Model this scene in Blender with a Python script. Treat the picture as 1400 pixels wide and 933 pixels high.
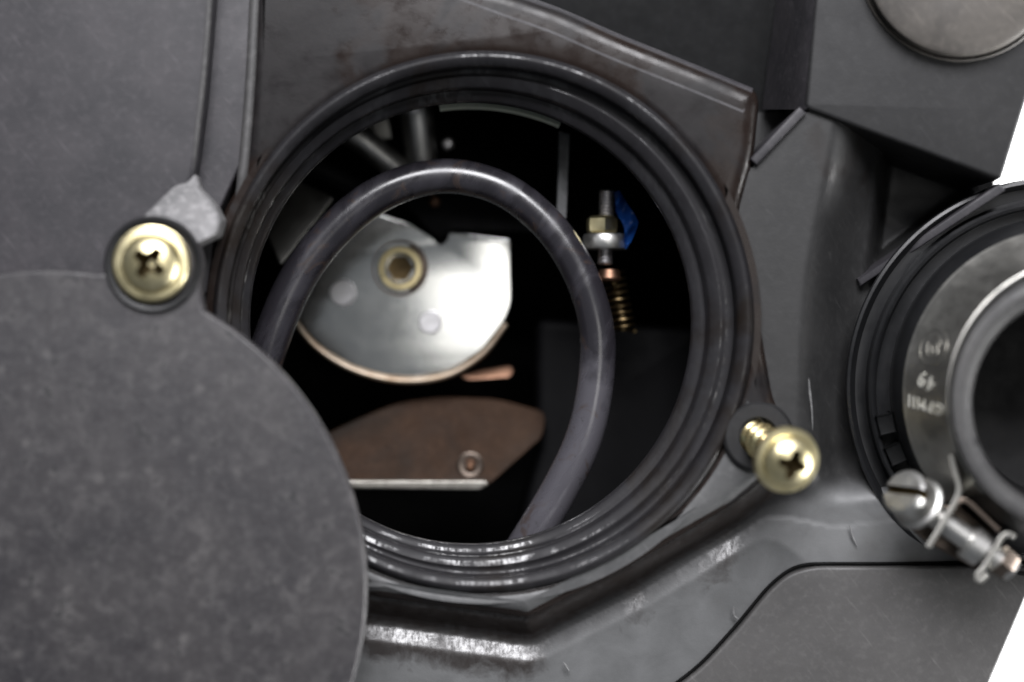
import bpy, bmesh, math, random
from mathutils import Vector, Matrix
random.seed(7)
for o in list(bpy.data.objects): bpy.data.objects.remove(o)
scene = bpy.context.scene
COL = scene.collection

# ---------------------------------------------------------------- scale
K = 0.000125          # metres per drawing unit (one unit = 1/8 mm)
D = 2400.0            # lens is 0.30 m above the collar face (z = 0)
CX, CY = 700.0, 466.5

# ---------------------------------------------------------------- camera
cam_d = bpy.data.cameras.new('camera')
cam = bpy.data.objects.new('camera', cam_d); COL.objects.link(cam)
cam.location = (0, 0, D*K)
cam_d.sensor_width = 36.0
cam_d.lens = 36.0*D/1400.0
cam_d.clip_start = 0.005; cam_d.clip_end = 20
cam_d.dof.use_dof = True
cam_d.dof.focus_distance = (D+90)*K
cam_d.dof.aperture_fstop = 4.2
scene.camera = cam

# ---------------------------------------------------------------- world + lamps
w = bpy.data.worlds.new('World'); scene.world = w; w.use_nodes = True
bg = w.node_tree.nodes['Background']
bg.inputs[0].default_value = (0.86, 0.92, 1.0, 1); bg.inputs[1].default_value = 0.13

def area(name, loc, target, sx, sy, power, col):
    d = bpy.data.lights.new(name, 'AREA'); d.shape = 'RECTANGLE'; d.size = sx; d.size_y = sy
    d.energy = power; d.color = col
    o = bpy.data.objects.new(name, d); COL.objects.link(o); o.location = loc
    o.rotation_euler = (Vector(target)-Vector(loc)).to_track_quat('-Z', 'Y').to_euler()
    return o
area('window_light', (0.04, 0.56, 0.66), (0, 0, 0), 0.60, 0.42, 17.0, (0.97, 0.965, 1.0))
area('room_light', (0.25, 0.0, 0.95), (0, 0, 0), 0.26, 0.30, 0.65, (1.0, 0.98, 0.95))
area('sheet_light', (0.45, -0.14, -0.04), (0.18, -0.06, -0.30), 0.25, 0.25, 9.0, (1.0, 1.0, 1.0))  # added lamp that brightens only the white sheet behind the housing

scene.view_settings.view_transform = 'Standard'
scene.view_settings.look = 'None'
scene.view_settings.gamma = 1
scene.view_settings.use_curve_mapping = False
scene.view_settings.exposure = 0.0
scene.render.resolution_x = 1024; scene.render.resolution_y = 682

# ---------------------------------------------------------------- materials
def nodes_of(name):
    m = bpy.data.materials.new(name); m.use_nodes = True
    nt = m.node_tree; return m, nt, nt.nodes['Principled BSDF']

def mathn(nt, op, a, b=None, clamp=False):
    n = nt.nodes.new('ShaderNodeMath'); n.operation = op; n.use_clamp = clamp
    for i, v in enumerate((a, b)):
        if v is None: continue
        if isinstance(v, (int, float)): n.inputs[i].default_value = v
        else: nt.links.new(v, n.inputs[i])
    return n.outputs[0]

def coords(nt, scale=(1, 1, 1), rot=None):
    """object coordinates, one texture unit = 100 drawing units, turned first and stretched after"""
    tc = nt.nodes.new('ShaderNodeTexCoord'); v = tc.outputs['Object']
    if rot:
        m0 = nt.nodes.new('ShaderNodeMapping'); m0.inputs['Rotation'].default_value = rot
        nt.links.new(v, m0.inputs[0]); v = m0.outputs[0]
    mp = nt.nodes.new('ShaderNodeMapping'); k = 0.01/K
    mp.inputs['Scale'].default_value = tuple(k*q for q in scale)
    nt.links.new(v, mp.inputs[0]); return mp.outputs[0]

def noise(nt, vec, scale, detail=4, rough=0.55, dist=0.0):
    n = nt.nodes.new('ShaderNodeTexNoise'); n.inputs['Scale'].default_value = scale
    n.inputs['Detail'].default_value = detail; n.inputs['Roughness'].default_value = rough
    n.inputs['Distortion'].default_value = dist
    nt.links.new(vec, n.inputs['Vector']); return n.outputs['Fac']

def ramp(nt, fac, a, b, lo=0.0, hi=1.0):
    n = nt.nodes.new('ShaderNodeMapRange'); n.clamp = True
    nt.links.new(fac, n.inputs[0])
    for i, v in zip((1, 2, 3, 4), (a, b, lo, hi)): n.inputs[i].default_value = v
    return n.outputs[0]

def mix(nt, fac, a, b):
    n = nt.nodes.new('ShaderNodeMix'); n.data_type = 'RGBA'
    if isinstance(fac, (int, float)): n.inputs[0].default_value = fac
    else: nt.links.new(fac, n.inputs[0])
    for i, v in ((6, a), (7, b)):
        if isinstance(v, tuple): n.inputs[i].default_value = v if len(v) == 4 else v+(1,)
        else: nt.links.new(v, n.inputs[i])
    return n.outputs[2]

def bump(nt, b, h, strength, dist=0.0001):
    n = nt.nodes.new('ShaderNodeBump'); n.inputs['Strength'].default_value = strength
    n.inputs['Distance'].default_value = dist
    nt.links.new(h, n.inputs['Height']); nt.links.new(n.outputs[0], b.inputs['Normal'])

def plastic(name, col, dust, oil_shade=None, rough=(0.38, 0.6), grain=0.25, streak=0.0, dustamt=0.5, oilrange=(0.52, 0.62), speck=0.35, film=0.0, spec=0.5, stain_shade=False):
    """moulded black plastic: cloudy dust film, oily patches, scuffs, fine grain"""
    m, nt, b = nodes_of(name)
    v = coords(nt)
    cloud = noise(nt, v, 1.1, 5, 0.6, 0.4)
    fine = noise(nt, v, 9.0, 4, 0.65)
    base = mix(nt, mathn(nt, 'MULTIPLY', ramp(nt, cloud, 0.35, 0.7), dustamt), col, dust)
    base = mix(nt, mathn(nt, 'MULTIPLY', ramp(nt, fine, 0.50, 0.75), speck), base, tuple(min(1, c*1.5) for c in dust))
    scr = noise(nt, coords(nt, (0.7, 9, 1), (0, 0, 0.9)), 2.2, 3, 0.7)
    base = mix(nt, mathn(nt, 'MULTIPLY', ramp(nt, scr, 0.62, 0.72), 0.30), base, tuple(min(1, c*2.0) for c in dust))
    r = ramp(nt, noise(nt, v, 3.0, 4, 0.6), 0.3, 0.7, rough[0], rough[1])
    if oil_shade:
        om = ramp(nt, noise(nt, coords(nt), 0.62, 4, 0.55, 0.6), *oilrange)
        base = mix(nt, om, base, oil_shade)
        r = mathn(nt, 'SUBTRACT', r, mathn(nt, 'MULTIPLY', om, 0.16))
    if stain_shade:     # paler tone below the edge line, stored per vertex as 'dust'
        ad = nt.nodes.new('ShaderNodeAttribute'); ad.attribute_name = 'dust'
        tint = mathn(nt, 'MULTIPLY', ad.outputs['Fac'], ramp(nt, noise(nt, v, 1.6, 5, 0.6, 0.4), 0.25, 0.7, 0.55, 1.0))
        base = mix(nt, tint, base, (0.125, 0.127, 0.128))
        # oily stain along the joint, with painted shade in its crease, stored per vertex
        at = nt.nodes.new('ShaderNodeAttribute'); at.attribute_name = 'oil_shade'
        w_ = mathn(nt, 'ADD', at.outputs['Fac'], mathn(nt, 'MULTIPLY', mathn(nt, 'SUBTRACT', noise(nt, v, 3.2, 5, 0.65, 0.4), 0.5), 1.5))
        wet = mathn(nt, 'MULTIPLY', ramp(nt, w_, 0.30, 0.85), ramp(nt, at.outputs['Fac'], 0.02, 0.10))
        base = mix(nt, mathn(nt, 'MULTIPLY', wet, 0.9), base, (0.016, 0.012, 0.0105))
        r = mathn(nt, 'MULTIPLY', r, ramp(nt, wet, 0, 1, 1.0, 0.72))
        brk = mathn(nt, 'MULTIPLY', ramp(nt, noise(nt, coords(nt, (7, 3.5, 3.5)), 2.4, 6, 0.8), 0.40, 0.58), ramp(nt, noise(nt, v, 2.6, 4, 0.6), 0.36, 0.52))
        nt.links.new(mathn(nt, 'MULTIPLY', wet, brk), b.inputs['Coat Weight'])
        b.inputs['Coat Roughness'].default_value = 0.26; b.inputs['Coat IOR'].default_value = 1.7
    nt.links.new(base, b.inputs['Base Color']); nt.links.new(r, b.inputs['Roughness'])
    h = mathn(nt, 'ADD', noise(nt, v, 45.0, 2, 0.5), mathn(nt, 'MULTIPLY', noise(nt, v, 6.0, 3, 0.6), 1.2))
    if streak:
        h = mathn(nt, 'ADD', h, mathn(nt, 'MULTIPLY', noise(nt, coords(nt, (14, 0.8, 0.8)), 3.0, 3, 0.7), streak))
    bump(nt, b, h, grain, 0.00008)
    b.inputs['Specular IOR Level'].default_value = spec
    if film:      # thin oil film, broken into streaks and patches
        fm = mathn(nt, 'MULTIPLY', ramp(nt, noise(nt, v, 1.3, 4, 0.6, 0.5), 0.46, 0.58), ramp(nt, noise(nt, coords(nt, (11, 3.0, 3.0)), 2.2, 5, 0.75), 0.44, 0.54))
        nt.links.new(mathn(nt, 'MULTIPLY', fm, film), b.inputs['Coat Weight'])
        b.inputs['Coat Roughness'].default_value = 0.13; b.inputs['Coat IOR'].default_value = 1.6
        n2 = nt.nodes.new('ShaderNodeBump'); n2.inputs['Strength'].default_value = 0.12; n2.inputs['Distance'].default_value = 0.0001
        nt.links.new(noise(nt, coords(nt, (5, 1, 1)), 4.0, 3, 0.6), n2.inputs['Height']); nt.links.new(n2.outputs[0], b.inputs['Coat Normal'])
    return m

def metal(name, col, col2, rough=(0.2, 0.4), brush=0.0, metallic=1.0, scale=2.0, grain=0.08):
    m, nt, b = nodes_of(name)
    v = coords(nt)
    c = mix(nt, ramp(nt, noise(nt, v, scale, 5, 0.6, 0.3), 0.35, 0.68), col, col2)
    nt.links.new(c, b.inputs['Base Color'])
    nt.links.new(ramp(nt, noise(nt, v, scale*2.1, 4, 0.6), 0.3, 0.7, *rough), b.inputs['Roughness'])
    b.inputs['Metallic'].default_value = metallic
    h = noise(nt, v, 18, 3, 0.6)
    if brush: h = mathn(nt, 'ADD', h, mathn(nt, 'MULTIPLY', noise(nt, coords(nt, (30, 0.6, 0.6)), 3, 2, 0.6), brush))
    bump(nt, b, h, grain, 0.00006)
    return m

M = {}
M['panel'] = plastic('grey_plastic_panel', (0.0166, 0.0158, 0.0190), (0.0505, 0.0459, 0.0497), None, (0.45, 0.62), 0.22)
M['collar'] = plastic('black_plastic_collar', (0.0044, 0.0035, 0.0038), (0.0110, 0.0086, 0.0090), (0.013, 0.0086, 0.0070), (0.34, 0.55), 0.22, oilrange=(0.45, 0.53), spec=0.3)
M['rim'] = plastic('oily_black_rim', (0.010, 0.0095, 0.0108), (0.021, 0.020, 0.022), (0.010, 0.0075, 0.006), (0.46, 0.60), 0.22, 0.4, 0.5, (0.50, 0.64), 0.12, film=1.0, spec=0.22)
M['lower'] = plastic('worn_plastic_lower', (0.0180, 0.0180, 0.0182), (0.0310, 0.0308, 0.0305), (0.018, 0.015, 0.014), (0.40, 0.56), 0.22, 0.3, 0.6, (0.62, 0.74), 0.3, stain_shade=True, spec=0.35)
M['corner'] = plastic('corner_panel_plastic', (0.050, 0.048, 0.047), (0.080, 0.077, 0.075), None, (0.42, 0.58), 0.22)
M['ledge'] = plastic('dusty_flange_plastic', (0.050, 0.051, 0.052), (0.088, 0.088, 0.088), None, (0.40, 0.55), 0.22)
M['pillar'] = plastic('matte_pillar_plastic', (0.0140, 0.0140, 0.0146), (0.0240, 0.0238, 0.0244), None, (0.45, 0.6), 0.2, spec=0.3)
M['wet'] = plastic('oil_soaked_plastic', (0.022, 0.020, 0.020), (0.050, 0.049, 0.050), (0.012, 0.009, 0.008), (0.24, 0.40), 0.22, 0.8, 0.6, (0.48, 0.6), 0.3, film=0.8)
M['recess'] = plastic('black_plastic_recess', (0.0043, 0.0045, 0.0047), (0.0104, 0.0106, 0.0111), None, (0.5, 0.7), 0.2, spec=0.1)
M['knob'] = plastic('dusty_cap_plastic', (0.0405, 0.0361, 0.0317), (0.0864, 0.0774, 0.0672), None, (0.5, 0.7), 0.25, 0, 0.9)
M['chalk'] = plastic('pale_boss_plastic', (0.10, 0.099, 0.10), (0.21, 0.205, 0.205), None, (0.5, 0.65), 0.4, 0.6, 0.9, speck=0.8)  # paler plastic for the web beside the boss
M['bead'] = plastic('pale_edge_plastic', (0.045, 0.044, 0.044), (0.075, 0.073, 0.072), None, (0.45, 0.6), 0.3, speck=0.6)
M['scratch'] = plastic('raised_burr_plastic', (0.1200, 0.1200, 0.1200), (0.1950, 0.1950, 0.1950), None, (0.5, 0.7), 0.2)
M['bosspl'] = plastic('boss_plastic', (0.0385, 0.0399, 0.0413), (0.0850, 0.0860, 0.0880), None, (0.45, 0.6), 0.2)
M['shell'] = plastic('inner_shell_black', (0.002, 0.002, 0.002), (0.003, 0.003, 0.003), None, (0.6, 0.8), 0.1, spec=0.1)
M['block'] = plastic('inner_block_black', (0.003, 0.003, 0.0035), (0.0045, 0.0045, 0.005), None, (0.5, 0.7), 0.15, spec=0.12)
M['hose'] = plastic('grey_rubber_hose', (0.0384, 0.0379, 0.0382), (0.0768, 0.0746, 0.0715), None, (0.5, 0.68), 0.2)
M['hosein'] = plastic('hose_bore_rubber', (0.0030, 0.0030, 0.0035), (0.0060, 0.0060, 0.0065), None, (0.55, 0.7), 0.2)
M['flange'] = plastic('black_rubber_flange', (0.0070, 0.0073, 0.0080), (0.0110, 0.0110, 0.0120), None, (0.3, 0.45), 0.12, 0, 0.4, speck=0.08)
M['pale'] = plastic('pale_light_leak', (0.6720, 0.7360, 0.6080), (0.8800, 0.9280, 0.7680), None, (0.5, 0.6), 0.1)
M['blue'] = plastic('blue_tape', (0.006, 0.050, 0.25), (0.012, 0.10, 0.38), None, (0.3, 0.45), 0.4, speck=0.5)
M['brown'] = plastic('rusty_brown_plate', (0.024, 0.0135, 0.0085), (0.044, 0.026, 0.0165), (0.010, 0.007, 0.005), (0.55, 0.7), 0.3, oilrange=(0.44, 0.66), spec=0.06)
M['steel'] = metal('zinc_steel', (0.80, 0.80, 0.77), (0.66, 0.67, 0.66), (0.15, 0.20), 0, 1.0, 1.6, 0.03)
M['rivet'] = metal('rivet_steel', (0.66, 0.65, 0.65), (0.56, 0.55, 0.56), (0.35, 0.5))
M['edge'] = metal('cut_steel_edge', (0.55, 0.53, 0.48), (0.3, 0.28, 0.25), (0.25, 0.5), 5, 1.0, 6.0, 0.5)
M['yellow'] = metal('yellow_zinc', (0.88, 0.77, 0.44), (0.80, 0.72, 0.46), (0.28, 0.42), 0, 1.0, 2.5, 0.12)
M['iris'] = metal('iridescent_zinc', (0.82, 0.62, 0.30), (0.72, 0.70, 0.42), (0.20, 0.34), 0, 1.0, 5.0, 0.1)
M['brass'] = metal('brass', (0.12, 0.085, 0.042), (0.07, 0.05, 0.026), (0.28, 0.42))
M['brassring'] = metal('pale_brass', (0.80, 0.68, 0.38), (0.70, 0.58, 0.32), (0.25, 0.4))
M['lipmetal'] = metal('tarnished_lip', (0.40, 0.34, 0.27), (0.26, 0.19, 0.13), (0.42, 0.58))
M['tint'] = metal('dark_recess_metal', (0.16, 0.12, 0.06), (0.08, 0.06, 0.03), (0.4, 0.6))  # darker metal for the faces inside the screw recesses
M['copper'] = metal('copper', (0.26, 0.15, 0.10), (0.18, 0.10, 0.065), (0.4, 0.55))
M['clamp'] = metal('stainless_band', (0.44, 0.43, 0.40), (0.30, 0.295, 0.275), (0.36, 0.52), 0, 1.0, 1.6, 0.1)
M['clampscrew'] = metal('zinc_clamp_screw', (0.66, 0.655, 0.63), (0.46, 0.455, 0.44), (0.34, 0.52))
M['clampdark'] = metal('tarnished_clamp', (0.22, 0.18, 0.15), (0.12, 0.095, 0.08), (0.35, 0.5))
M['etch'] = metal('etched_marking', (0.80, 0.79, 0.72), (0.70, 0.69, 0.63), (0.45, 0.6), 0, 0.6)

def cover_mat():
    m, nt, b = nodes_of('mottled_cover_plastic')
    v = coords(nt)
    blotch = noise(nt, v, 4.6, 3, 0.5, 0.1)
    big = noise(nt, v, 0.8, 3, 0.5)
    c = mix(nt, ramp(nt, big, 0.35, 0.65), (0.0215, 0.0200, 0.0225), (0.033, 0.0305, 0.032))
    c = mix(nt, mathn(nt, 'MULTIPLY', ramp(nt, blotch, 0.50, 0.76), ramp(nt, noise(nt, v, 0.9, 3, 0.5, 0.5), 0.35, 0.68, 0.1, 0.75)), c, (0.090, 0.085, 0.084))
    v2 = nt.nodes.new('ShaderNodeTexVoronoi'); v2.inputs['Scale'].default_value = 2.1; v2.inputs['Randomness'].default_value = 1.0; nt.links.new(v, v2.inputs['Vector'])
    c = mix(nt, ramp(nt, mathn(nt, 'ADD', v2.outputs['Distance'], mathn(nt, 'MULTIPLY', noise(nt, v, 7, 3, 0.6), 0.25)), 0.12, 0.30, 0.55, 0.0), c, (0.105, 0.100, 0.097))
    fine = noise(nt, v, 12, 4, 0.7)
    c = mix(nt, mathn(nt, 'MULTIPLY', ramp(nt, fine, 0.50, 0.76), 0.40), c, (0.095, 0.093, 0.092))
    dark = noise(nt, v, 4.6, 3, 0.6, 0.6)
    c = mix(nt, mathn(nt, 'MULTIPLY', ramp(nt, dark, 0.63, 0.68), 0.85), c, (0.012, 0.012, 0.013))
    vo = nt.nodes.new('ShaderNodeTexVoronoi'); vo.inputs['Scale'].default_value = 0.55; nt.links.new(v, vo.inputs['Vector'])
    dot = ramp(nt, vo.outputs['Distance'], 0.02, 0.035, 0.8, 0.0)
    c = mix(nt, dot, c, (0.20, 0.19, 0.18))
    nt.links.new(c, b.inputs['Base Color'])
    nt.links.new(ramp(nt, blotch, 0.3, 0.7, 0.42, 0.62), b.inputs['Roughness'])
    h = mathn(nt, 'ADD', mathn(nt, 'MULTIPLY', noise(nt, v, 6, 5, 0.6), 2.0), noise(nt, v, 50, 2, 0.5))
    bump(nt, b, h, 0.28, 0.0001)
    return m
M['cover'] = cover_mat()

def cable_mat():
    m, nt, b = nodes_of('scuffed_cable_rubber')
    v = coords(nt)
    n1 = noise(nt, coords(nt, (2.5, 0.9, 1), (0, 0, 0.5)), 1.2, 4, 0.6, 0.5)
    sx = nt.nodes.new('ShaderNodeSeparateXYZ'); nt.links.new(v, sx.inputs[0])
    edge = mathn(nt, 'ADD', mathn(nt, 'SUBTRACT', mathn(nt, 'MULTIPLY', mathn(nt, 'SUBTRACT', sx.outputs[0], 1.6), -1.3), sx.outputs[1]), mathn(nt, 'MULTIPLY', noise(nt, v, 3.0, 3, 0.6), 1.4))
    edge = mathn(nt, 'SUBTRACT', edge, 0.3)
    dusty = mathn(nt, 'MULTIPLY', ramp(nt, edge, 0.0, 0.75), ramp(nt, sx.outputs[0], 0.0, 0.5))
    c = mix(nt, ramp(nt, n1, 0.42, 0.66), (0.016, 0.0148, 0.018), (0.030, 0.028, 0.034))
    c = mix(nt, mathn(nt, 'MULTIPLY', dusty, 0.8), c, (0.075, 0.072, 0.082))
    c = mix(nt, mathn(nt, 'MULTIPLY', ramp(nt, noise(nt, v, 2.0, 4, 0.6, 1.0), 0.58, 0.66), 0.6), c, (0.045, 0.030, 0.023))
    c = mix(nt, mathn(nt, 'MULTIPLY', ramp(nt, noise(nt, v, 11, 3, 0.7), 0.66, 0.72), 0.7), c, (0.02, 0.018, 0.017))
    nt.links.new(c, b.inputs['Base Color'])
    nt.links.new(ramp(nt, n1, 0.35, 0.65, 0.20, 0.34), b.inputs['Roughness'])
    b.inputs['Specular IOR Level'].default_value = 0.8
    bump(nt, b, mathn(nt, 'ADD', noise(nt, v, 14, 4, 0.6), noise(nt, v, 60, 2, 0.5)), 0.10, 0.00008)
    return m
M['cable'] = cable_mat()

def white_mat():
    m, nt, b = nodes_of('white_sheet')
    c = mix(nt, noise(nt, coords(nt), 0.6, 3, 0.5), (0.93, 0.93, 0.93), (0.96, 0.96, 0.95))
    nt.links.new(c, b.inputs['Base Color']); b.inputs['Roughness'].default_value = 0.8
    return m
M['white'] = white_mat()

# ---------------------------------------------------------------- mesh helpers (drawing units)
def W(X, Y, z=0.0):
    """point at depth z seen at drawing position X, Y of the plan"""
    f = (D-z)/D
    return Vector(((X-CX)*f, (CY-Y)*f, z))

def thing(name, label, cat, base, group=None):
    o = bpy.data.objects.new(name, None); COL.objects.link(o)
    o.location = base*K; o.empty_display_size = 0.005
    o['label'] = label; o['category'] = cat
    if group: o['group'] = group
    return o

def world_loc(o):
    v = Vector((0, 0, 0))
    while o: v += o.location; o = o.parent
    return v

def link(name, me, mat, parent=None, angle=35, label=None):
    off = world_loc(parent)/K if parent else Vector((0, 0, 0))
    c = sum((v.co for v in me.vertices), Vector((0, 0, 0)))/max(1, len(me.vertices))
    for v in me.vertices: v.co = (v.co-c)*K
    me.update()
    for p in me.polygons: p.use_smooth = True
    me.set_sharp_from_angle(angle=math.radians(angle))
    if mat: me.materials.clear(); me.materials.append(M[mat])
    me.name = name
    o = bpy.data.objects.new(name, me); COL.objects.link(o)
    o.parent = parent; o.location = (c-off)*K
    if label: o['label'] = label
    return o

def bm_mesh(bm):
    bmesh.ops.recalc_face_normals(bm, faces=bm.faces)
    me = bpy.data.meshes.new('m'); bm.to_mesh(me); bm.free(); return me

def rounded(pts, r, n=8):
    out = []; N = len(pts)
    for i, p in enumerate(pts):
        rr = r[i] if isinstance(r, (list, tuple)) else r
        a = Vector(pts[i-1][:2]); b = Vector(p[:2]); c = Vector(pts[(i+1) % N][:2])
        d1 = (a-b); d2 = (c-b); l = min(rr, d1.length*0.45, d2.length*0.45)
        if l < 0.5: out.append((b.x, b.y)); continue
        p1 = b+d1.normalized()*l; p2 = b+d2.normalized()*l
        for k in range(n+1):
            t = k/n; q = p1*(1-t)**2 + b*2*t*(1-t) + p2*t*t
            out.append((q.x, q.y))
    return out

def circ(cx, cy, r, n=96): return [(cx+r*math.cos(2*math.pi*k/n), cy+r*math.sin(2*math.pi*k/n)) for k in range(n)]

def slab_mesh(outline, z1, z0, bevel, holes=(), res=3, tilt=None):
    """plate with rounded edges between z0 (bottom) and z1 (top); outlines are plan points at the top face"""
    cu = bpy.data.curves.new('c', 'CURVE'); cu.dimensions = '2D'; cu.fill_mode = 'BOTH'
    for loop in (outline,)+tuple(holes):
        sp = cu.splines.new('POLY'); sp.points.add(len(loop)-1); sp.use_cyclic_u = True
        for i, (X, Y) in enumerate(loop):
            v = W(X, Y, z1); sp.points[i].co = (v.x, v.y, 0, 1)
    cu.bevel_depth = bevel; cu.bevel_resolution = res; cu.extrude = max(0.5, (z1-z0)/2-bevel); cu.offset = -bevel
    o = bpy.data.objects.new('c', cu); COL.objects.link(o)
    dg = bpy.context.evaluated_depsgraph_get(); dg.update()
    me = bpy.data.meshes.new_from_object(o.evaluated_get(dg))
    bpy.data.objects.remove(o); bpy.data.curves.remove(cu)
    bm = bmesh.new(); bm.from_mesh(me); bpy.data.meshes.remove(me)
    bmesh.ops.remove_doubles(bm, verts=bm.verts, dist=0.02)
    for v in bm.verts:
        v.co.z += (z1+z0)/2
    if tilt:
        X0, Y0, ax, ay = tilt; c = W(X0, Y0, z1)
        for v in bm.verts: v.co.z += ax*(v.co.x-c.x)+ay*(v.co.y-c.y)
    return bm_mesh(bm)

def slab(name, parent, mat, outline, z1, z0, bevel, holes=(), res=3, tilt=None, label=None):
    return link(name, slab_mesh(outline, z1, z0, bevel, holes, res, tilt), mat, parent, label=label)

def loft_mesh(rings, n=128, cap0=False, cap1=False, arc=None):
    """rings: (X, Y, r, z) plan circles"""
    bm = bmesh.new(); rows = []
    a0, a1 = arc if arc else (0, 2*math.pi); cnt = n if not arc else n+1
    for (X, Y, r, z) in rings:
        c = W(X, Y, z); R = r*(D-z)/D
        rows.append([bm.verts.new((c.x+R*math.cos(a0+(a1-a0)*k/n), c.y+R*math.sin(a0+(a1-a0)*k/n), z)) for k in range(cnt)])
    for a, b in zip(rows, rows[1:]):
        for k in range(n):
            k2 = (k+1) % cnt
            bm.faces.new((a[k], a[k2], b[k2], b[k]))
    if cap0: bm.faces.new(rows[0])
    if cap1: bm.faces.new(rows[-1])
    return bm_mesh(bm)

def spline(pts, n=12):
    P = [Vector(p) for p in pts]; P = [P[0]*2-P[1]]+P+[P[-1]*2-P[-2]]; out = []
    for i in range(1, len(P)-2):
        a, b, c, d = P[i-1:i+3]
        for k in range(n):
            t = k/n
            out.append(0.5*((2*b)+(c-a)*t+(2*a-5*b+4*c-d)*t*t+(3*b-a-3*c+d)*t**3))
    out.append(P[-2]); return out

def tube_mesh(path, rad, n=20, caps=True):
    bm = bmesh.new(); rows = []; N = len(path); up = None
    for i, p in enumerate(path):
        t = (path[min(i+1, N-1)]-path[max(i-1, 0)]).normalized()
        if up is None: up = t.orthogonal().normalized()
        up = (up-t*up.dot(t)).normalized(); s = t.cross(up)
        r = rad(i/(N-1)) if callable(rad) else rad
        rows.append([bm.verts.new(p+(up*math.cos(2*math.pi*k/n)+s*math.sin(2*math.pi*k/n))*r) for k in range(n)])
    for a, b in zip(rows, rows[1:]):
        for k in range(n): bm.faces.new((a[k], a[(k+1) % n], b[(k+1) % n], b[k]))
    if caps: bm.faces.new(rows[0]); bm.faces.new(rows[-1])
    return bm_mesh(bm)

def lathe_mesh(origin, axis, prof, n=40, rot=0.0):
    """prof: (r, h) along axis; r = 0 closes"""
    axis = axis.normalized(); u = axis.orthogonal().normalized(); v = axis.cross(u)
    bm = bmesh.new(); rows = []
    for r, h in prof:
        c = origin+axis*h
        if r <= 0: rows.append([bm.verts.new(c)])
        else: rows.append([bm.verts.new(c+(u*math.cos(rot+2*math.pi*k/n)+v*math.sin(rot+2*math.pi*k/n))*r) for k in range(n)])
    for a, b in zip(rows, rows[1:]):
        for k in range(n):
            k2 = (k+1) % n
            if len(a) == 1 and len(b) == 1: continue
            if len(a) == 1: bm.faces.new((a[0], b[k2], b[k]))
            elif len(b) == 1: bm.faces.new((a[k], a[k2], b[0]))
            else: bm.faces.new((a[k], a[k2], b[k2], b[k]))
    return bm_mesh(bm)

def box_mesh(c, ax, ay, az, hx, hy, hz, bev=1.5):
    bm = bmesh.new(); bmesh.ops.create_cube(bm, size=2)
    for v in bm.verts: v.co = c+ax*v.co.x*hx+ay*v.co.y*hy+az*v.co.z*hz
    if bev: bmesh.ops.bevel(bm, geom=list(bm.edges), offset=bev, segments=2, affect='EDGES', profile=0.5)
    return bm_mesh(bm)

def boolean(me, cut):
    a = bpy.data.objects.new('a', me); b = bpy.data.objects.new('b', cut)
    COL.objects.link(a); COL.objects.link(b)
    md = a.modifiers.new('b', 'BOOLEAN'); md.operation = 'DIFFERENCE'; md.object = b; md.solver = 'EXACT'
    dg = bpy.context.evaluated_depsgraph_get(); dg.update()
    out = bpy.data.meshes.new_from_object(a.evaluated_get(dg))
    bpy.data.objects.remove(a); bpy.data.objects.remove(b)
    return out

# ================================================================ SETTING
bmw = bmesh.new(); bmesh.ops.create_grid(bmw, x_segments=1, y_segments=1, size=12000)
for v in bmw.verts: v.co.z = -2400
bgd = link('background', bm_mesh(bmw), 'white'); bgd['kind'] = 'structure'
bgd['label'] = 'bright white sheet behind the black housing'

# ================================================================ HOUSING
H = thing('lamp_housing', 'black moulded plastic lamp housing with a large round service opening', 'lamp housing', W(700, 466, -260))
OPEN = (661, 440)

slab('back_wall', H, 'recess', [(-140, -140), (1440, -140), (1385, 165), (1360, 252), (1440, 300), (1450, 690), (1340, 925), (1300, 1040), (-140, 1040)],
     -215, -260, 6, [circ(646, 440, 345)])
# flat panel at the upper left with a rounded lip, and the channel beside it
slab('side_panel', H, 'panel', rounded([(-140, -140), (300, -140), (291, 0), (280, 130), (268, 225), (250, 300), (235, 560), (-140, 600)], 20), 30, -212, 10, res=4)
slab('channel_floor', H, 'panel', [(230, -140), (350, -140), (340, 200), (296, 296), (284, 400), (240, 420)], -6, -212, 4)
edge_line = lambda pts, z, rad: link('edge_bead', tube_mesh(spline([W(x, y, z) for x, y in pts], 8), lambda t: rad*(1-0.7*max(0, t-0.8)/0.2), 12), 'bead', H)  # paler bead along the panel edges
edge_line([(291, -60), (286, 0), (281, 70), (275, 130), (268, 190), (264, 232)], 26, 4.5)
edge_line([(352, -60), (348, 20), (344, 100), (338, 180), (332, 240), (322, 285)], -7, 8)
# thick plate round the opening
collar = [(342, -140), (336, 100), (326, 245), (300, 292), (284, 380), (280, 560), (330, 720), (505, 818), (722, 848), (860, 778), (1000, 694),
          (1066, 642), (1082, 590), (1060, 545), (1042, 440), (1022, 350), (1012, 292), (1034, 210), (1041, 138), (1036, 122),
          (950, 86), (850, 46), (770, 10), (700, -14), (600, -40), (560, -140)]
slab('collar_plate', H, 'collar', rounded(collar, 16), 0, -205, 24, [circ(*OPEN, 356)], res=5)
arc = [(661+366*math.cos(math.radians(a)), 440+366*math.sin(math.radians(a))) for a in range(131, 13, -3)]
slab('flange_face', H, 'ledge', arc+rounded([(1046, 545), (1078, 590), (1062, 640), (1000, 690), (860, 772), (722, 843), (505, 813), (400, 790)], 8), 2, -120, 20, res=5)
E_ = spline([(540, -66, 0), (640, -34, 0), (700, -12, 0), (770, 13, 0), (850, 48, 0), (950, 88, 0), (1030, 121, 0)], 6)
bm = bmesh.new(); rows = []
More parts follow.
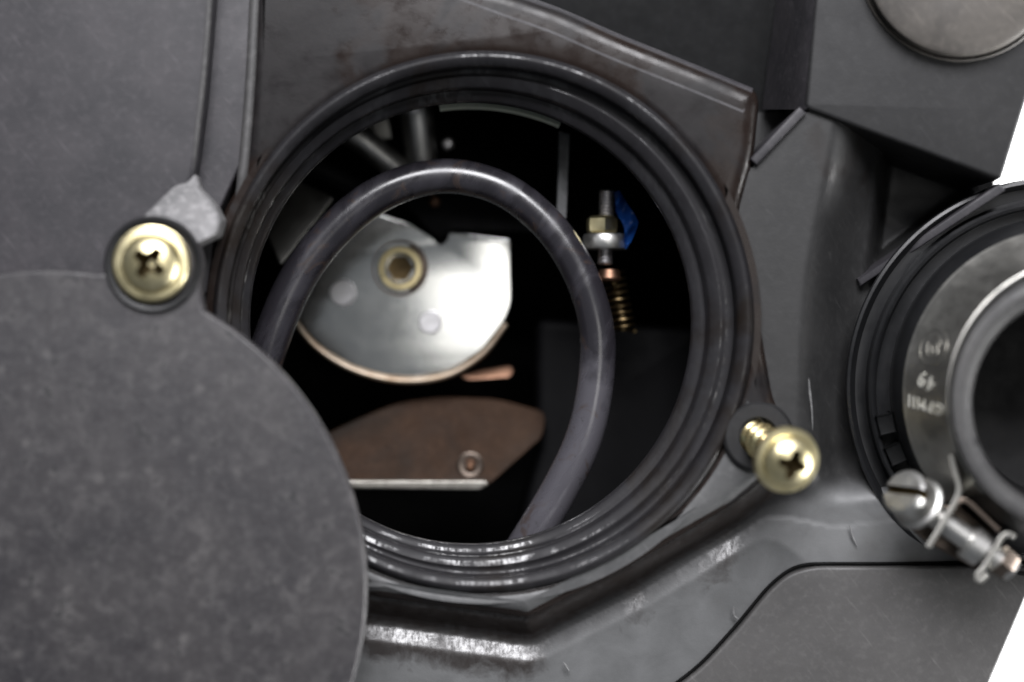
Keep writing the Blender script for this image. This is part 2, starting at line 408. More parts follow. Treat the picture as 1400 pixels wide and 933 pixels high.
for i, p in enumerate(E_):
    d = (E_[min(i+1, len(E_)-1)]-E_[max(i-1, 0)]).normalized(); n_ = Vector((-d.y, d.x, 0))
    rows.append([bm.verts.new(W(p.x+n_.x*o_, p.y+n_.y*o_, z)) for o_, z in ((37, -1.2), (36, 0.2), (31, -0.2), (5, -9.0), (1.5, -13), (0, -30))])
for a, b in zip(rows, rows[1:]):
    for k in range(5): bm.faces.new((a[k], a[k+1], b[k+1], b[k]))
link('chamfer', bm_mesh(bm), 'panel', H, 50)
# stepped rim of the opening
c = OPEN
prof = [(661, 440, 372, -14), (661, 440, 370, 3), (661, 440, 367, 9), (661, 440, 364, 11), (660, 440, 361, 10.5), (660, 440, 351, 6), (659, 440, 349, 3), (658, 440, 348, -10),
        (657, 440, 346, -17), (655, 440, 343, -19), (653, 440, 337, -19), (652, 440, 335, -17), (651, 440, 333, -17.5), (650, 441, 323, -22), (649, 441, 320, -25),
        (647, 441, 318.5, -36), (646, 441, 317, -38), (645, 441, 315, -38), (644, 442, 305, -43), (643, 442, 302.5, -46), (643, 442, 301, -56), (643, 442, 301, -70),
        (643, 442, 303, -120), (643, 442, 306, -150)]
link('opening_rim', loft_mesh(prof, 200), 'rim', H, 50)
# dark bowl behind the opening
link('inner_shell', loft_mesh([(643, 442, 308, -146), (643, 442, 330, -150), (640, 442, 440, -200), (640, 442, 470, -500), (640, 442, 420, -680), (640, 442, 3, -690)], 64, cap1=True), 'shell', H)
# pillar between the opening and the hose
def sstep(t): t = max(0.0, min(1.0, t)); return t*t*(3-2*t)
def inside(poly, x, y):
    ok = False
    for (x1, y1), (x2, y2) in zip(poly, poly[1:]+poly[:1]):
        if (y1 > y) != (y2 > y) and x < (x2-x1)*(y-y1)/(y2-y1)+x1: ok = not ok
    return ok
POCKET = [(1203, 200), (1350, 200), (1352, 250), (1180, 384)]
EDGE = [(200, 806), (505, 816), (722, 846), (860, 776), (1000, 692), (1066, 640), (1110, 622), (1260, 606), (1460, 598)]
def edge_dist(X, Y):
    best, side = 1e9, 1
    for (x1, y1), (x2, y2) in zip(EDGE, EDGE[1:]):
        dx, dy = x2-x1, y2-y1; t = max(0, min(1, ((X-x1)*dx+(Y-y1)*dy)/(dx*dx+dy*dy)))
        q = math.hypot(X-x1-t*dx, Y-y1-t*dy)
        if q < best:
            best = q; side = 1 if (dx*(Y-y1)-dy*(X-x1)) > 0 else -1
    return best*side
def field_z(X, Y):
    e = 1128-(Y-180)*0.115+8*math.sin(Y*0.012)
    z = -16-96*sstep((X-e)/90)-20*sstep((X-1180)/120)
    if 1170 < X < 1360 and 190 < Y < 400 and inside(POCKET, X, Y):
        P_ = Vector((X, Y)); d = 1e9
        for a, b in zip(POCKET, POCKET[1:]+POCKET[:1]):
            a = Vector(a); ab = Vector(b)-a; t = max(0, min(1, (P_-a).dot(ab)/ab.length_squared)); d = min(d, (P_-a-ab*t).length)
        z += (-205-z)*sstep(d/18)
    if X < 1090 and Y < 235: z -= 190*sstep((1040+(212-Y)*0.92-X)/6)
    d = edge_dist(X, Y)
    if d > -10:
        soft = sstep((X-1030)/120)
        z0 = -24 if X < 1050 else min(z, -24)
        wd = 36+40*soft
        k = 1+1.6*soft; lo = -66+10*soft
        z = z0+(lo-z0)*sstep((d+3)/(30*k))
        t = max(0.0, d-30*k); ln = 30*k
        z += (0.37-0.25*soft)*(ln*0.5*min(1, t/ln)**2*1.0 if t < ln*0.3 else min(t, ln)-ln*0.15 if t < ln else ln*0.85)*(1.0)
    return z, d
bm = bmesh.new(); oil_shade = bm.verts.layers.float.new('oil_shade'); dust = bm.verts.layers.float.new('dust')
xs = [250+4*i for i in range(300)]; ys = [130+4*i for i in range(229)]
def keep(x, y, d):
    if d < -12 and x < 955: return False
    if math.hypot(x-661, y-440) < 358: return False
    if math.hypot(x-1450, y-532) < 236: return False
    if x > 1338 and y < 268: return False
    if y < 153 and x < 1106: return False
    if y > 770 and x > 1380-(y-826)*0.43: return False
    return True
g = {}
for j, y in enumerate(ys):
    for i, x in enumerate(xs):
        z, d = field_z(x, y)
        if not keep(x, y, d): continue
        v = bm.verts.new(W(x, y, z)); g[i, j] = v
        v[dust] = sstep((d-30)/45)
        v[oil_shade] = 0.9*sstep((34-d)/14)*sstep((d+8)/8)*sstep((1110-x)/60)+sstep(1-abs(d-56)/50)*(sstep((790-x)/90)+0.75*sstep(1-abs(x-985)/55)+0.5*sstep(1-abs(x-870)/60))  # first term paints shade into the crease, the rest is oily stain
for (i, j) in list(g):
    q = [g.get(k) for k in ((i, j), (i, j+1), (i+1, j+1), (i+1, j))]
    if all(q): bm.faces.new(q)
for v in [v for v in bm.verts if not v.link_faces]: bm.verts.remove(v)
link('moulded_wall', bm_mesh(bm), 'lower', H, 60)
# upper right raised panel with its round cap
slab('raised_panel', H, 'pillar', rounded([(1101, 148), (1369, 247), (1396, 160), (1446, 0), (1470, -140), (1140, -140), (1114, 0)], 8), -6, -212, 6, res=3)
kc = (1313, -55)
link('round_cap', loft_mesh([kc+(140, -7), kc+(140, -2), kc+(137, 0), kc+(135, -2), kc+(133, -2), kc+(132, 14), kc+(129, 20), kc+(122, 23), kc+(60, 24), kc+(1, 24)], 96, cap1=True), 'knob', H)
bm = bmesh.new(); rows = []
for k in range(13):
    y = 150-k*24; xa = 1103+(150-y)*0.075; xb = 1042+(150-y)*0.13
    rows.append([bm.verts.new(W(xa+(xb-xa)*t, y, -8-185*t**1.3)) for t in [q/8 for q in range(9)]])
for a, b in zip(rows, rows[1:]):
    for q in range(8): bm.faces.new((a[q], a[q+1], b[q+1], b[q]))
link('slant_web', bm_mesh(bm), 'panel', H)

def rib(name, p, q, wd, z1, z0, mat='recess', bev=3):
    a = Vector(p); b = Vector(q); d = (b-a).normalized(); n = Vector((-d.y, d.x))*wd/2
    return slab(name, H, mat, [tuple(a+n), tuple(b+n), tuple(b-n), tuple(a-n)], z1, z0, bev)
rib('rib', (1030, 222), (1098, 150), 13, -6, -212, 'panel')
slab('rib', H, 'panel', [(1184, 391), (1364, 264), (1356, 254), (1180, 380)], -56, -130, 3, tilt=(1268, 324, 0.44, 0))
# raised corner panel and its dark seam
pan = [(1420, 774), (1300, 774), (1200, 775), (1111, 775), (1077, 785), (1050, 810), (1008, 862), (960, 913), (905, 956), (870, 1040), (1310, 1040), (1353, 935), (1400, 826)]
slab('corner_panel', H, 'corner', rounded(pan, [6, 4, 4, 24, 24, 20, 20, 20, 20, 5, 5, 4, 4]), -36, -212, 5, res=4)
link('seam', tube_mesh(spline([W(x, y, -45) for x, y in ((1405, 769), (1300, 770), (1200, 771), (1130, 771), (1105, 772), (1085, 777), (1066, 789), (1044, 810), (1004, 858), (956, 909), (900, 954), (880, 985))], 6), 2.5, 8), 'shell', H)
# bosses
link('screw_boss', loft_mesh([(218, 350, 57, 20), (215, 354, 57, 56), (214, 355, 55, 62), (214, 355, 40, 62)], 64, cap1=True), 'collar', H, 30)
slab('boss_web', H, 'chalk', rounded([(254, 233), (263, 236), (268, 254), (288, 274), (303, 300), (299, 322), (255, 345), (180, 318), (200, 290), (228, 258)], 5), 52, -6, 5, tilt=(250, 290, 0.05, -0.55), res=4,
     label='pale web beside the boss')
link('screw_boss', loft_mesh([(1036, 598, 50, -8), (1036, 598, 47, 8), (1037, 597, 44, 12), (1037, 597, 27, 12), (1037, 597, 26, 2), (1037, 597, 25, -20)], 48, cap1=True), 'pillar', H, 30)
# burrs left by old scratches
def burr(pts, z, r):
    path = spline([W(x, y, z) for x, y in pts], 8)
    link('scratch', tube_mesh(path, lambda t: r*(0.25+math.sin(math.pi*min(1, max(0, t))))*(0.8+0.4*random.random()), 6), 'scratch', H)
burr([(1098, 486), (1104, 510), (1107, 535), (1110, 562), (1111, 588)], -26, 1.2)
burr([(1085, 515), (1090, 522), (1086, 530)], -18, 1.4)
burr([(1161, 716), (1165, 732), (1172, 748)], -46, 1.2)
burr([(1003, 829), (1004, 842), (1012, 848)], -46, 1.3)
burr([(770, 905), (778, 918)], -46, 1.4)

# ================================================================ INSIDE THE OPENING
# zinc plate with bushing and rivets
ZP = -300
BR = thing('zinc_plate', 'bright zinc rounded plate with two rivets seen deep inside the opening', 'metal plate', W(560, 410, ZP-12))
po = [(398, 408), (408, 440), (436, 473), (478, 500), (525, 515), (570, 518), (615, 509), (658, 482), (690, 442), (701, 414), (699, 326), (640, 318), (613, 316),
      (609, 328), (601, 333), (592, 323), (562, 305), (512, 289), (468, 308), (420, 355)]
TP = (560, 410, -0.058, 0.0)
slab('plate', BR, 'steel', rounded(po, [8, 12, 14, 14, 14, 14, 14, 14, 12, 12, 6, 4, 3, 3, 3, 4, 8, 10, 12, 10]), ZP, ZP-14, 4.5, res=4, tilt=TP)
lip = [W(x+dx, y+dy, ZP+3) for (x, y), (dx, dy) in zip(po[:9], [(0, 0), (-2, 2), (-2, 3), (-1, 3), (0, 3), (0, 3), (1, 3), (2, 2), (2, 1)])]
link('plate_lip', tube_mesh(spline(lip, 8), 5.0, 12), 'lipmetal', BR)
def tz(X, Y):
    c0 = W(TP[0], TP[1], ZP); c1 = W(X, Y, ZP); return ZP+TP[2]*(c1.x-c0.x)+TP[3]*(c1.y-c0.y)
zz = tz(547, 367); b0 = (547, 367)
link('bushing_seat', loft_mesh([b0+(39, zz-1), b0+(38, zz+3), b0+(36, zz+3), b0+(34, zz-1), b0+(25, zz)], 48), 'clampdark', BR)
bush = link('bushing', loft_mesh([b0+(31, zz-1), b0+(30.5, zz+12), b0+(29, zz+16), b0+(22, zz+16), b0+(20.5, zz+13), b0+(20, zz-4)], 48), 'brassring', BR)
link('socket', lathe_mesh(W(547, 367, zz-2), Vector((0, 0, 1)), [(22, 0), (19.5, 8), (0, 6)], 6, 0.3), 'brass', bush)
for (X, Y, r) in ((468, 401, 19), (588, 441, 17)):
    q = tz(X, Y)
    link('rivet', lathe_mesh(W(X, Y, q-1), Vector((0, 0, 1)), [(r*1.12, 0), (r*1.1, 1), (r*1.02, 1.2), (r, 0.3), (r, 3), (r*0.93, 4), (r*0.88, 4), (0, 4)], 32), 'rivet', BR)

# brown bracket
BK = thing('brown_bracket', 'rusty brown metal bracket with a bright cut edge at the bottom of the opening', 'bracket', W(580, 620, -270))
slab('plate', BK, 'brown', rounded([(400, 616), (480, 577), (540, 553), (600, 545), (680, 548), (748, 566), (742, 600), (668, 664), (400, 662)], [2, 10, 20, 20, 20, 14, 10, 10, 2]), -270, -282, 3, tilt=(580, 660, 0.0, -0.5))
slab('cut_edge', BK, 'edge', rounded([(420, 657), (664, 657), (668, 664), (655, 671), (420, 668)], 3), -258, -290, 3)
sc = link('screw', lathe_mesh(W(643, 636, -279), Vector((0, 0, 1)), [(20, -4), (20, 4), (17, 6), (12, 5), (11, -1), (6, -2), (5, 3), (0, 4)], 28, 0.2), 'clampdark', BK)
link('pin', lathe_mesh(W(643, 637, -279), Vector((0, 0, 1)), [(7, 0), (7, 5), (4, 8), (0, 8.5)], 20), 'copper', sc)

CT = slab('copper_strip', None, 'copper', rounded([(628, 514), (660, 506), (697, 500), (703, 506), (698, 516), (640, 520)], 5), -330, -340, 3, tilt=(665, 510, 0, -0.7))
CT['label'] = 'small copper strip peeking out below the zinc plate'; CT['category'] = 'metal strip'

# adjuster: stud, nut, washer, spring along the plan's vertical
ZA = -190
AD = thing('adjuster_screw', 'threaded adjuster with yellow nut, washer and brass spring right of the cable', 'adjuster', W(845, 455, ZA))
up = Vector((0, 1, 0))
def threaded(p, q, r, pitch, amp):
    d = (q-p); L = d.length; n = int(L/pitch); prof = [(0, 0)]
    for i in range(n*2+1): prof.append((r+(amp if i % 2 else -amp), i*pitch/2))
    prof.append((0, n*pitch)); return lathe_mesh(p, d, prof, 24)
link('stud', threaded(W(827, 362, ZA), W(830, 256, ZA), 10.5, 5, 1.3), 'rivet', AD)
link('nut', lathe_mesh(W(823, 319, ZA), up, [(0, 0), (20, 0), (23.5, 3), (24, 12), (23, 21), (18, 25), (0, 25)], 6, 0.4), 'yellow', AD, 25)
link('washer', lathe_mesh(W(828, 341, ZA), up, [(0, 0), (31, 0), (33, 3), (33, 19), (31, 22), (0, 22)], 40), 'clampscrew', AD)
sp = []
for i in range(9*20+1):
    t = i/20; a = 2*math.pi*t
    c = W(838+t*1.8, 372+t*9, ZA-25)
    sp.append(c+Vector((math.cos(a)*15, 0, math.sin(a)*15)))
link('spring', tube_mesh(sp, 3.0, 8), 'brass', AD)
link('collet', lathe_mesh(W(833, 384, ZA), up, [(0, 0), (15, 0), (17, 4), (14, 16), (0, 18)], 24), 'copper', AD)

# blue tape, a crumpled ribbon
bm = bmesh.new(); rows = []
tp = spline([(843, 262, 0), (848, 274, 6), (851, 286, 2), (858, 297, 9), (863, 308, 14), (861, 320, 8), (858, 332, 12), (857, 340, 10)], 6)
for i, p in enumerate(tp):
    t = i/(len(tp)-1); s_ = 3+7.5*math.sin(math.pi*min(1, t*1.08))**0.8
    c = W(p.x, p.y, ZA+12+p.z)
    rows.append([bm.verts.new(c+Vector((s_*u, 0.35*s_*u, 4.5*math.sin(u*2.2+i*0.35)+3*math.cos(i*0.5)*u))) for u in (-1, -0.6, -0.2, 0.2, 0.6, 1)])
for a, b in zip(rows, rows[1:]):
    for k in range(5): bm.faces.new((a[k], a[k+1], b[k+1], b[k]))
bmesh.ops.solidify(bm, geom=list(bm.faces), thickness=1.0)
tape = link('blue_tape', bm_mesh(bm), 'blue'); tape['label'] = 'crumpled scrap of blue tape stuck to the adjuster stud'; tape['category'] = 'tape'

# frame bits behind
FR = thing('inner_frame', 'dark inner lamp frame of posts and plates behind the black cable', 'frame', W(643, 442, -400))
link('post', tube_mesh([W(567, 140, -255), W(569, 150, -255), W(577, 225, -290), W(580, 260, -300)], lambda t: 23+3*t, 28), 'clampscrew', FR)
link('post_tip', lathe_mesh(W(566, 158, -250), up, [(0, 0), (18, 0), (20, 3), (20, 9), (16, 12), (0, 12)], 28), 'rivet', FR)
link('post', tube_mesh([W(455, 165, -270), W(500, 195, -270), W(548, 235, -280), W(570, 255, -280)], 20, 24), 'clampscrew', FR)
link('post', tube_mesh([W(425, 225, -260), W(470, 248, -260), W(500, 262, -270)], 15, 24), 'recess', FR)
slab('web_plate', FR, 'clamp', rounded([(355, 300), (398, 243), (458, 270), (385, 365)], 6), -250, -262, 3, tilt=(400, 290, 0.2, -0.3))
slab('web_plate', FR, 'clamp', rounded([(500, 160), (530, 158), (536, 190), (515, 190)], 4), -300, -310, 2)
slab('strip', FR, 'bosspl', rounded([(764, 178), (780, 182), (775, 300), (760, 300)], 3), -170, -190, 3)
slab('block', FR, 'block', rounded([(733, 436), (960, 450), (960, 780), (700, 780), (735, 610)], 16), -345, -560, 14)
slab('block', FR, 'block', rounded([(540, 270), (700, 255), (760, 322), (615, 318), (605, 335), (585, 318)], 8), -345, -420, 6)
link('pin', lathe_mesh(W(612, 196, -280), Vector((0, 0, 1)), [(10, -10), (10, 0), (6, 4), (0, 5)], 20), 'rivet', FR)
link('pin', lathe_mesh(W(594, 275, -320), Vector((0, 0, 1)), [(9, -10), (9, 0), (5, 4), (0, 5)], 20), 'copper', FR)

SL = link('light_leak_strip', loft_mesh([(643, 446, 300, -150), (643, 446, 306, -154), (643, 446, 312, -160), (643, 446, 312, -172), (643, 446, 296, -172), (643, 446, 300, -150)], 40, arc=(math.radians(66), math.radians(98))), 'pale')  # pale strip stands in for light leaking under the rim
SL['label'] = 'pale greenish seal strip painted as light under the opening rim'; SL['category'] = 'leak'

# the thick cable looping through the opening
pts = [(318, 690, -190), (345, 570, -160), (372, 462, -150), (412, 372, -150), (470, 302, -150), (535, 258, -150), (610, 241, -150), (685, 258, -150), (748, 306, -150), (792, 372, -148),
       (815, 445, -145), (815, 520, -145), (798, 600, -145), (765, 670, -150), (730, 728, -158), (690, 790, -180)]
cb = link('black_cable', tube_mesh(spline([W(*p) for p in pts], 10), lambda t: 26+1.2*math.sin(t*9), 32), 'cable')
cb['label'] = 'thick scuffed black cable bent into a loop across the round opening'; cb['category'] = 'cable'

# ================================================================ COVER + SCREWS
CV = thing('round_cover', 'mottled grey round plastic cover swung aside at the lower left', 'cover', W(65, 805, 50))
cc, R = Vector((65, 805)), 436
out = []
ex, ey, er = 209, 362, 67
a_r = math.atan2(ey+70-cc.y, 274-cc.x); a_l = math.atan2(375-cc.y, 130-cc.x)
n = 180
a_start = a_r; a_end = a_l-2*math.pi
# go clockwise on the plan (y down): from the right of the lug round the bottom to its left
a0 = math.asin(-(math.sqrt(max(0, R*R-(276-cc.x)**2)))/R); a0 = math.atan2(-math.sqrt(R*R-(278-cc.x)**2), 278-cc.x)
a1 = math.atan2(-math.sqrt(R*R-(128-cc.x)**2), 128-cc.x)
span = (a1+2*math.pi)-a0
for k in range(n+1):
    a = a0+span*k/n; out.append((cc.x+R*math.cos(a), cc.y+R*math.sin(a)))
out += [(136, 374), (142, 373)]
for k in range(25):
    a = math.radians(170)+math.radians(196)*k/24
    out.append((ex+er*math.cos(a), ey+er*math.sin(a)))
out += [(273, 390), (275, 408)]
slab('disc', CV, 'cover', out, 88, 56, 5, res=4)
link('lug_ring', loft_mesh([(209, 362, 67, 84), (209, 362, 66, 91), (209, 362, 63, 95), (209, 362, 58, 94), (209, 362, 54, 86)], 64), 'flange', CV)

def phillips_head(origin, axis, R, spin, height=0.55):
    """pan head with a cross recess"""
    axis = axis.normalized()
    prof = [(0, -4), (R, -4), (R, 2), (R*0.985, 5), (R*0.95, 7), (R*0.80, 8)]
    for i in range(1, 13):
        a = (math.pi/2)*i/12*0.98
        prof.append((R*0.79*math.cos(a), 8+R*height*math.sin(a)))
    prof.append((0, 8+R*height))
    me = lathe_mesh(Vector((0, 0, 0)), Vector((0, 0, 1)), prof, 64)
    bm = bmesh.new(); top = 8+R*height+4
    # tapered four-armed star
    rings = []
    for h, L, w_ in ((top, R*0.52, R*0.15), (top-R*0.50, R*0.32, R*0.10), (top-R*0.68, R*0.10, R*0.07)):
        row = []
        for k in range(4):
            a = math.pi/2*k; ca, sa = math.cos(a), math.sin(a)
            L2 = max(L, w_*1.15)
            for (x, y) in ((L2, -w_*0.8), (L2, w_*0.8), (w_*1.25, w_*1.25)):
                row.append(bm.verts.new((x*ca-y*sa, x*sa+y*ca, h)))
        rings.append(row)
    for a, b in zip(rings, rings[1:]):
        for k in range(12): bm.faces.new((a[k], a[(k+1) % 12], b[(k+1) % 12], b[k]))
    bm.faces.new(rings[0]); bm.faces.new(rings[-1])
    me = boolean(me, bm_mesh(bm))
    me.materials.clear(); me.materials.append(M['yellow']); me.materials.append(M['tint'])
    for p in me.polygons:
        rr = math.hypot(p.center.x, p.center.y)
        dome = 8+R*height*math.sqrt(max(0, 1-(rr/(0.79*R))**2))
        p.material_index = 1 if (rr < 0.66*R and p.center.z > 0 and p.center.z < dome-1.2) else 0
    q = axis.to_track_quat('Z', 'Y').to_matrix().to_4x4()
    me.transform(Matrix.Translation(origin) @ q @ Matrix.Rotation(spin, 4, 'Z'))
    return me

S1 = thing('cover_screw', 'gold cross-head screw driven home in the cover lug on its pale boss', 'screw', W(209, 361, 20), 'gold cover screws')
ax1 = (W(208, 360, 110)-W(212, 352, 40))
link('screw_head', phillips_head(W(208, 361, 97), Vector((0.05, 0.02, 1)), 49, 0.55, 0.42), None, S1, 30)
link('flange_washer', lathe_mesh(W(208, 361, 88), Vector((0.03, -0.02, 1)), [(20, 0), (50, 0), (51, 2), (50.5, 5), (48, 6), (20, 6)], 64), 'yellow', S1)
link('shank', tube_mesh([W(209, 360, 10), W(208, 361, 92)], 20, 20), 'iris', S1)

S2 = thing('loose_cover_screw', 'gold cross-head screw standing half out of its boss near the hose clamp', 'screw', W(1037, 597, 0), 'gold cover screws')
hb = W(1075, 629, 104); bb = W(1030, 595, -14); axd = (hb-bb).normalized()
axh = (axd+Vector((0, 0, 0.25))).normalized()
link('screw_head', phillips_head(hb, axh, 44, 0.5, 0.5), None, S2, 30)
# threaded shank
L = (hb-bb).length; u = axd.orthogonal().normalized(); v = axd.cross(u)
bm = bmesh.new(); rows = []; NR = 220; turns = 6.5
for i in range(NR+1):
    t = i/NR; row = []
    for k in range(24):
        a = 2*math.pi*k/24
        ph = (t*turns-k/24) % 1.0
        rr = 20+5.5*max(0, 1-abs(ph-0.5)*3.2)
        row.append(bm.verts.new(bb+axd*(L*t)+(u*math.cos(a)+v*math.sin(a))*rr))
    rows.append(row)
for a, b in zip(rows, rows[1:]):
    for k in range(24): bm.faces.new((a[k], a[(k+1) % 24], b[(k+1) % 24], b[k]))
bm.faces.new(rows[0]); bm.faces.new(rows[-1])
link('threaded_shank', bm_mesh(bm), 'iris', S2, 60)

# ================================================================ HOSE + CLAMP
HS = thing('vent_hose', 'grey rubber vent hose with black flange at the right edge', 'hose', W(1445, 520, -215))
link('flange', loft_mesh([(1443, 530, 286, -200), (1443, 530, 287, -60), (1443, 530, 285, -52), (1443, 530, 281, -50), (1443, 530, 278, -54), (1444, 531, 275, -66),
                          (1445, 532, 262, -68), (1446, 533, 259, -60), (1446, 533, 259, -36), (1447, 534, 256, -32), (1447, 534, 252, -34), (1448, 534, 250, -50), (1449, 535, 240, -54), (1450, 533, 232, -54)], 160), 'flange', HS, 45)
link('boot', loft_mesh([(1450, 530, 234, -56), (1451, 530, 231, -20), (1455, 532, 221, 0), (1458, 536, 213, 14), (1470, 540, 199, 56)], 160), 'flange', HS, 50)
link('tube', loft_mesh([(1458, 536, 211, 14), (1472, 541, 198, 60), (1486, 545, 183, 96), (1484, 548, 183, 112), (1482, 550, 182, 122),
                        (1480, 551, 178, 129), (1478, 552, 168, 132), (1477, 553, 157, 130), (1476, 553, 150, 124), (1476, 553, 147, 114)], 160), 'hose', HS, 50)
link('bore', loft_mesh([(1476, 553, 147.5, 116), (1474, 551, 146, 60), (1466, 543, 150, -60), (1460, 540, 140, -190), (1460, 540, 3, -196)], 96, cap1=True), 'hosein', HS)
# three moulded notches on the flange inner step
for ang in (193, 203):
    a = math.radians(ang); ctr = W(1448, 524, -44); Rr = 246*(D+44)/D
    p = ctr+Vector((math.cos(a), math.sin(a), 0))*Rr
    link('tab', box_mesh(p, Vector((math.cos(a), math.sin(a), 0)), Vector((-math.sin(a), math.cos(a), 0)), Vector((0, 0, 1)), 11, 13, 16, 2), 'recess', HS)
nn = W(1331, 606, 122)
link('nick', lathe_mesh(nn+Vector((0, 0, -10)), Vector((0, 0, 1)), [(0, -6), (8, 0), (8, 10), (4, 15), (0, 16)], 16), 'hosein', HS)

CL = thing('hose_clamp', 'stainless band clamp with a slotted tightening screw round the grey hose', 'clamp', W(1470, 540, 20))
def band_pt(ang, s, lift=0.0):
    """s 0..1 from the far edge to the near edge of the band"""
    X = 1458+29*s; Y = 537+8*s; r = 219-33*s; z = 16+82*s
    c = W(X, Y, z); Rr = (r+1.5+lift)*(D-z)/D
    nz = 0.4*lift
    return Vector((c.x+Rr*math.cos(ang), c.y+Rr*math.sin(ang), z+nz))
bm = bmesh.new(); rows = []
A0, A1 = math.radians(60), math.radians(222)
for i in range(121):
    a = A0+(A1-A0)*i/120
    rows.append([bm.verts.new(band_pt(a, s, l)) for s, l in ((0, 3.5), (0.02, 5), (0.06, 4), (0.5, 4), (0.94, 4), (0.98, 5), (1.0, 3.5), (1.0, 0.2), (0, 0.2))])
for a, b in zip(rows, rows[1:]):
    for k in range(9): bm.faces.new((a[k], a[(k+1) % 9], b[(k+1) % 9], b[k]))
bm.faces.new(rows[0]); bm.faces.new(rows[-1])
band = link('band', bm_mesh(bm), 'clamp', CL, 40)

def on_band(me_pts_faces, mat, name):
    verts, faces = me_pts_faces
    me = bpy.data.meshes.new('m'); me.from_pydata(verts, [], faces); me.update()
    return link(name, me, mat, band)

def band_text(txt, ang, s0, size, rot):
    cu = bpy.data.curves.new('t', 'FONT'); cu.body = txt; cu.size = size; cu.align_x = 'CENTER'; cu.align_y = 'CENTER'; cu.resolution_u = 3
    cu.extrude = 0.4; cu.space_character = 1.3
    o = bpy.data.objects.new('t', cu); COL.objects.link(o)
    dg = bpy.context.evaluated_depsgraph_get(); dg.update()
    me = bpy.data.meshes.new_from_object(o.evaluated_get(dg)); bpy.data.objects.remove(o)
    for v in me.vertices:
        x = v.co.x*math.cos(rot)-v.co.y*math.sin(rot); y = v.co.x*math.sin(rot)+v.co.y*math.cos(rot)
        v.co = band_pt(ang+(-y)/205.0, s0+x/92.0, 4.6+v.co.z)
    return link('lettering', me, 'etch', band)
PI = math.pi
# the stamped marks read upside down from here
band_text('GPMII', math.radians(183.5), 0.50, 23, PI-0.12)
band_text('49', math.radians(174.5), 0.52, 30, PI-0.25)
# round maker's emblem with a slanted swirl
def emblem(ang, s0, R):
    bm = bmesh.new()
    def strip(pts, wd, closed):
        N = len(pts); rows = []
        for i, p in enumerate(pts):
            a = Vector(pts[(i-1) % N] if closed or i else pts[0]); b = Vector(pts[(i+1) % N] if closed or i < N-1 else pts[-1])
            d = (b-a).normalized(); nrm = Vector((-d.y, d.x))*wd/2; p = Vector(p)
            rows.append([bm.verts.new(band_pt(ang-q.y/205, s0+q.x/92, l)) for q, l in ((p+nrm, 4.2), (p+nrm, 5.0), (p-nrm, 5.0), (p-nrm, 4.2))])
        for i in range(N if closed else N-1):
            a, b = rows[i], rows[(i+1) % N]
            for k in range(3): bm.faces.new((a[k], a[k+1], b[k+1], b[k]))
    strip([(R*math.cos(2*PI*k/48), R*math.sin(2*PI*k/48)) for k in range(48)], 1.8, True)
    sw = [(-14, 4), (-10, -8), (-4, -14), (0, -8), (-4, 2), (2, 8), (8, 0), (12, -10), (15, -6)]
    strip([tuple(p[:2]) for p in spline([(x, y, 0) for x, y in sw], 5)], 3.0, False)
    strip([tuple(p[:2]) for p in spline([(-6, 12, 0), (0, 16, 0), (8, 12, 0), (12, 6, 0)], 5)], 2.2, False)
    return link('emblem', bm_mesh(bm), 'clamp', band)
emblem(math.radians(161.5), 0.50, 25)

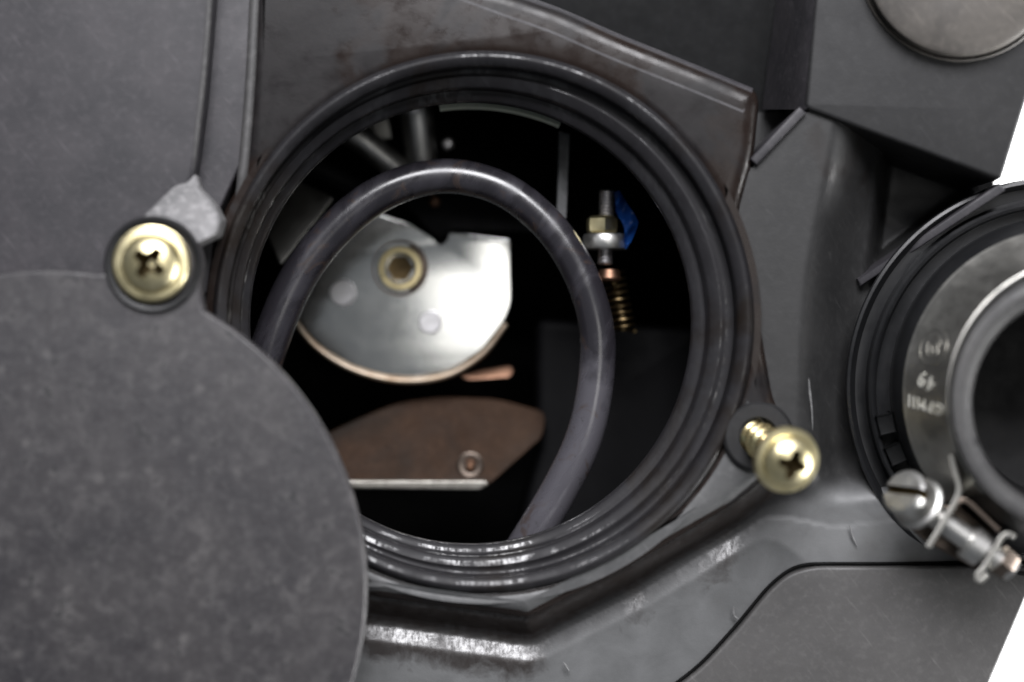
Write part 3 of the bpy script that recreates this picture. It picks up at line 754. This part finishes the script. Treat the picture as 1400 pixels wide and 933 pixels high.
# ears and tightening screw
zc = 66
def Vp(X, Y, z=zc): return W(X, Y, z)
axs = (Vp(1366, 768)-Vp(1240, 676)).normalized()          # screw axis
zax = Vector((0, 0, 1)); bdir = zax.cross(axs).normalized()
def strip_path(name, pts, z0, z1, th, mat):
    """sheet metal folded along a plan path"""
    P = spline([(x, y, 0) for x, y in pts], 6); bm = bmesh.new(); rows = []; N = len(P)
    for i, p in enumerate(P):
        d = (P[min(i+1, N-1)]-P[max(i-1, 0)]).normalized(); nr = Vector((-d.y, d.x, 0))*th/2
        a, b = p+nr, p-nr
        rows.append([bm.verts.new(W(a.x, a.y, z1-1)), bm.verts.new(W(p.x, p.y, z1)), bm.verts.new(W(b.x, b.y, z1-1)), bm.verts.new(W(b.x, b.y, z0)), bm.verts.new(W(a.x, a.y, z0))])
    for a, b in zip(rows, rows[1:]):
        for k in range(5): bm.faces.new((a[k], a[(k+1) % 5], b[(k+1) % 5], b[k]))
    bm.faces.new(rows[0]); bm.faces.new(rows[-1])
    return link(name, bm_mesh(bm), mat, CL, 40)
strip_path('ear', [(1300, 622), (1306, 648), (1311, 668), (1306, 686), (1290, 714), (1269, 748)], 18, 102, 7, 'clamp')
strip_path('ear', [(1296, 706), (1308, 690), (1317, 684), (1328, 690), (1345, 706), (1366, 726)], 18, 98, 6, 'clampdark')
strip_path('ear', [(1388, 735), (1378, 731), (1368, 737), (1358, 756), (1345, 776), (1336, 788), (1340, 794), (1350, 786)], 18, 98, 7, 'clamp')
slab('strap', CL, 'clampdark', rounded([(1222, 706), (1268, 742), (1340, 782), (1362, 728), (1312, 690), (1262, 690)], 6), 28, 16, 3)
head_o = Vp(1230, 669)
hd = lathe_mesh(Vector((0, 0, 0)), Vector((0, 0, 1)), [(0, 0), (20, 0), (26, 0), (28, 0.5), (31, 4), (31, 7), (31, 36), (36, 39), (37, 44), (35, 47), (0, 47)], 40)
cut = box_mesh(Vector((0, 0, 1)), Vector((1, 0, 0)), Vector((0, 1, 0)), Vector((0, 0, 1)), 45, 5.5, 12, 0)
hd = boolean(hd, cut)
hd.materials.clear(); hd.materials.append(M['clampscrew']); hd.materials.append(M['tint'])
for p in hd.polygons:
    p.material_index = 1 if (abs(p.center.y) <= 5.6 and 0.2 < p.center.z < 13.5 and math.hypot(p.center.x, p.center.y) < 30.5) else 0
ah = (axs+Vector((0, 0, -0.75))).normalized()
q = ah.to_track_quat('Z', 'Y').to_matrix().to_4x4()
hd.transform(Matrix.Translation(head_o+Vector((0, 0, 16))) @ q @ Matrix.Rotation(1.2, 4, 'Z'))
link('screw_head', hd, None, CL, 8)
link('screw_shaft', tube_mesh([Vp(1268, 698), Vp(1330, 742), Vp(1384, 780)], 16, 24), 'clampscrew', CL)
link('nut', lathe_mesh(Vp(1322, 738), axs, [(0, 0), (22, 0), (25, 3), (25, 24), (22, 27), (0, 27)], 24), 'clampscrew', CL)
link('screw_end', lathe_mesh(Vp(1366, 764), axs, [(0, 0), (22, 0), (21, 14), (17, 20), (0, 21)], 6), 'clampdark', CL)
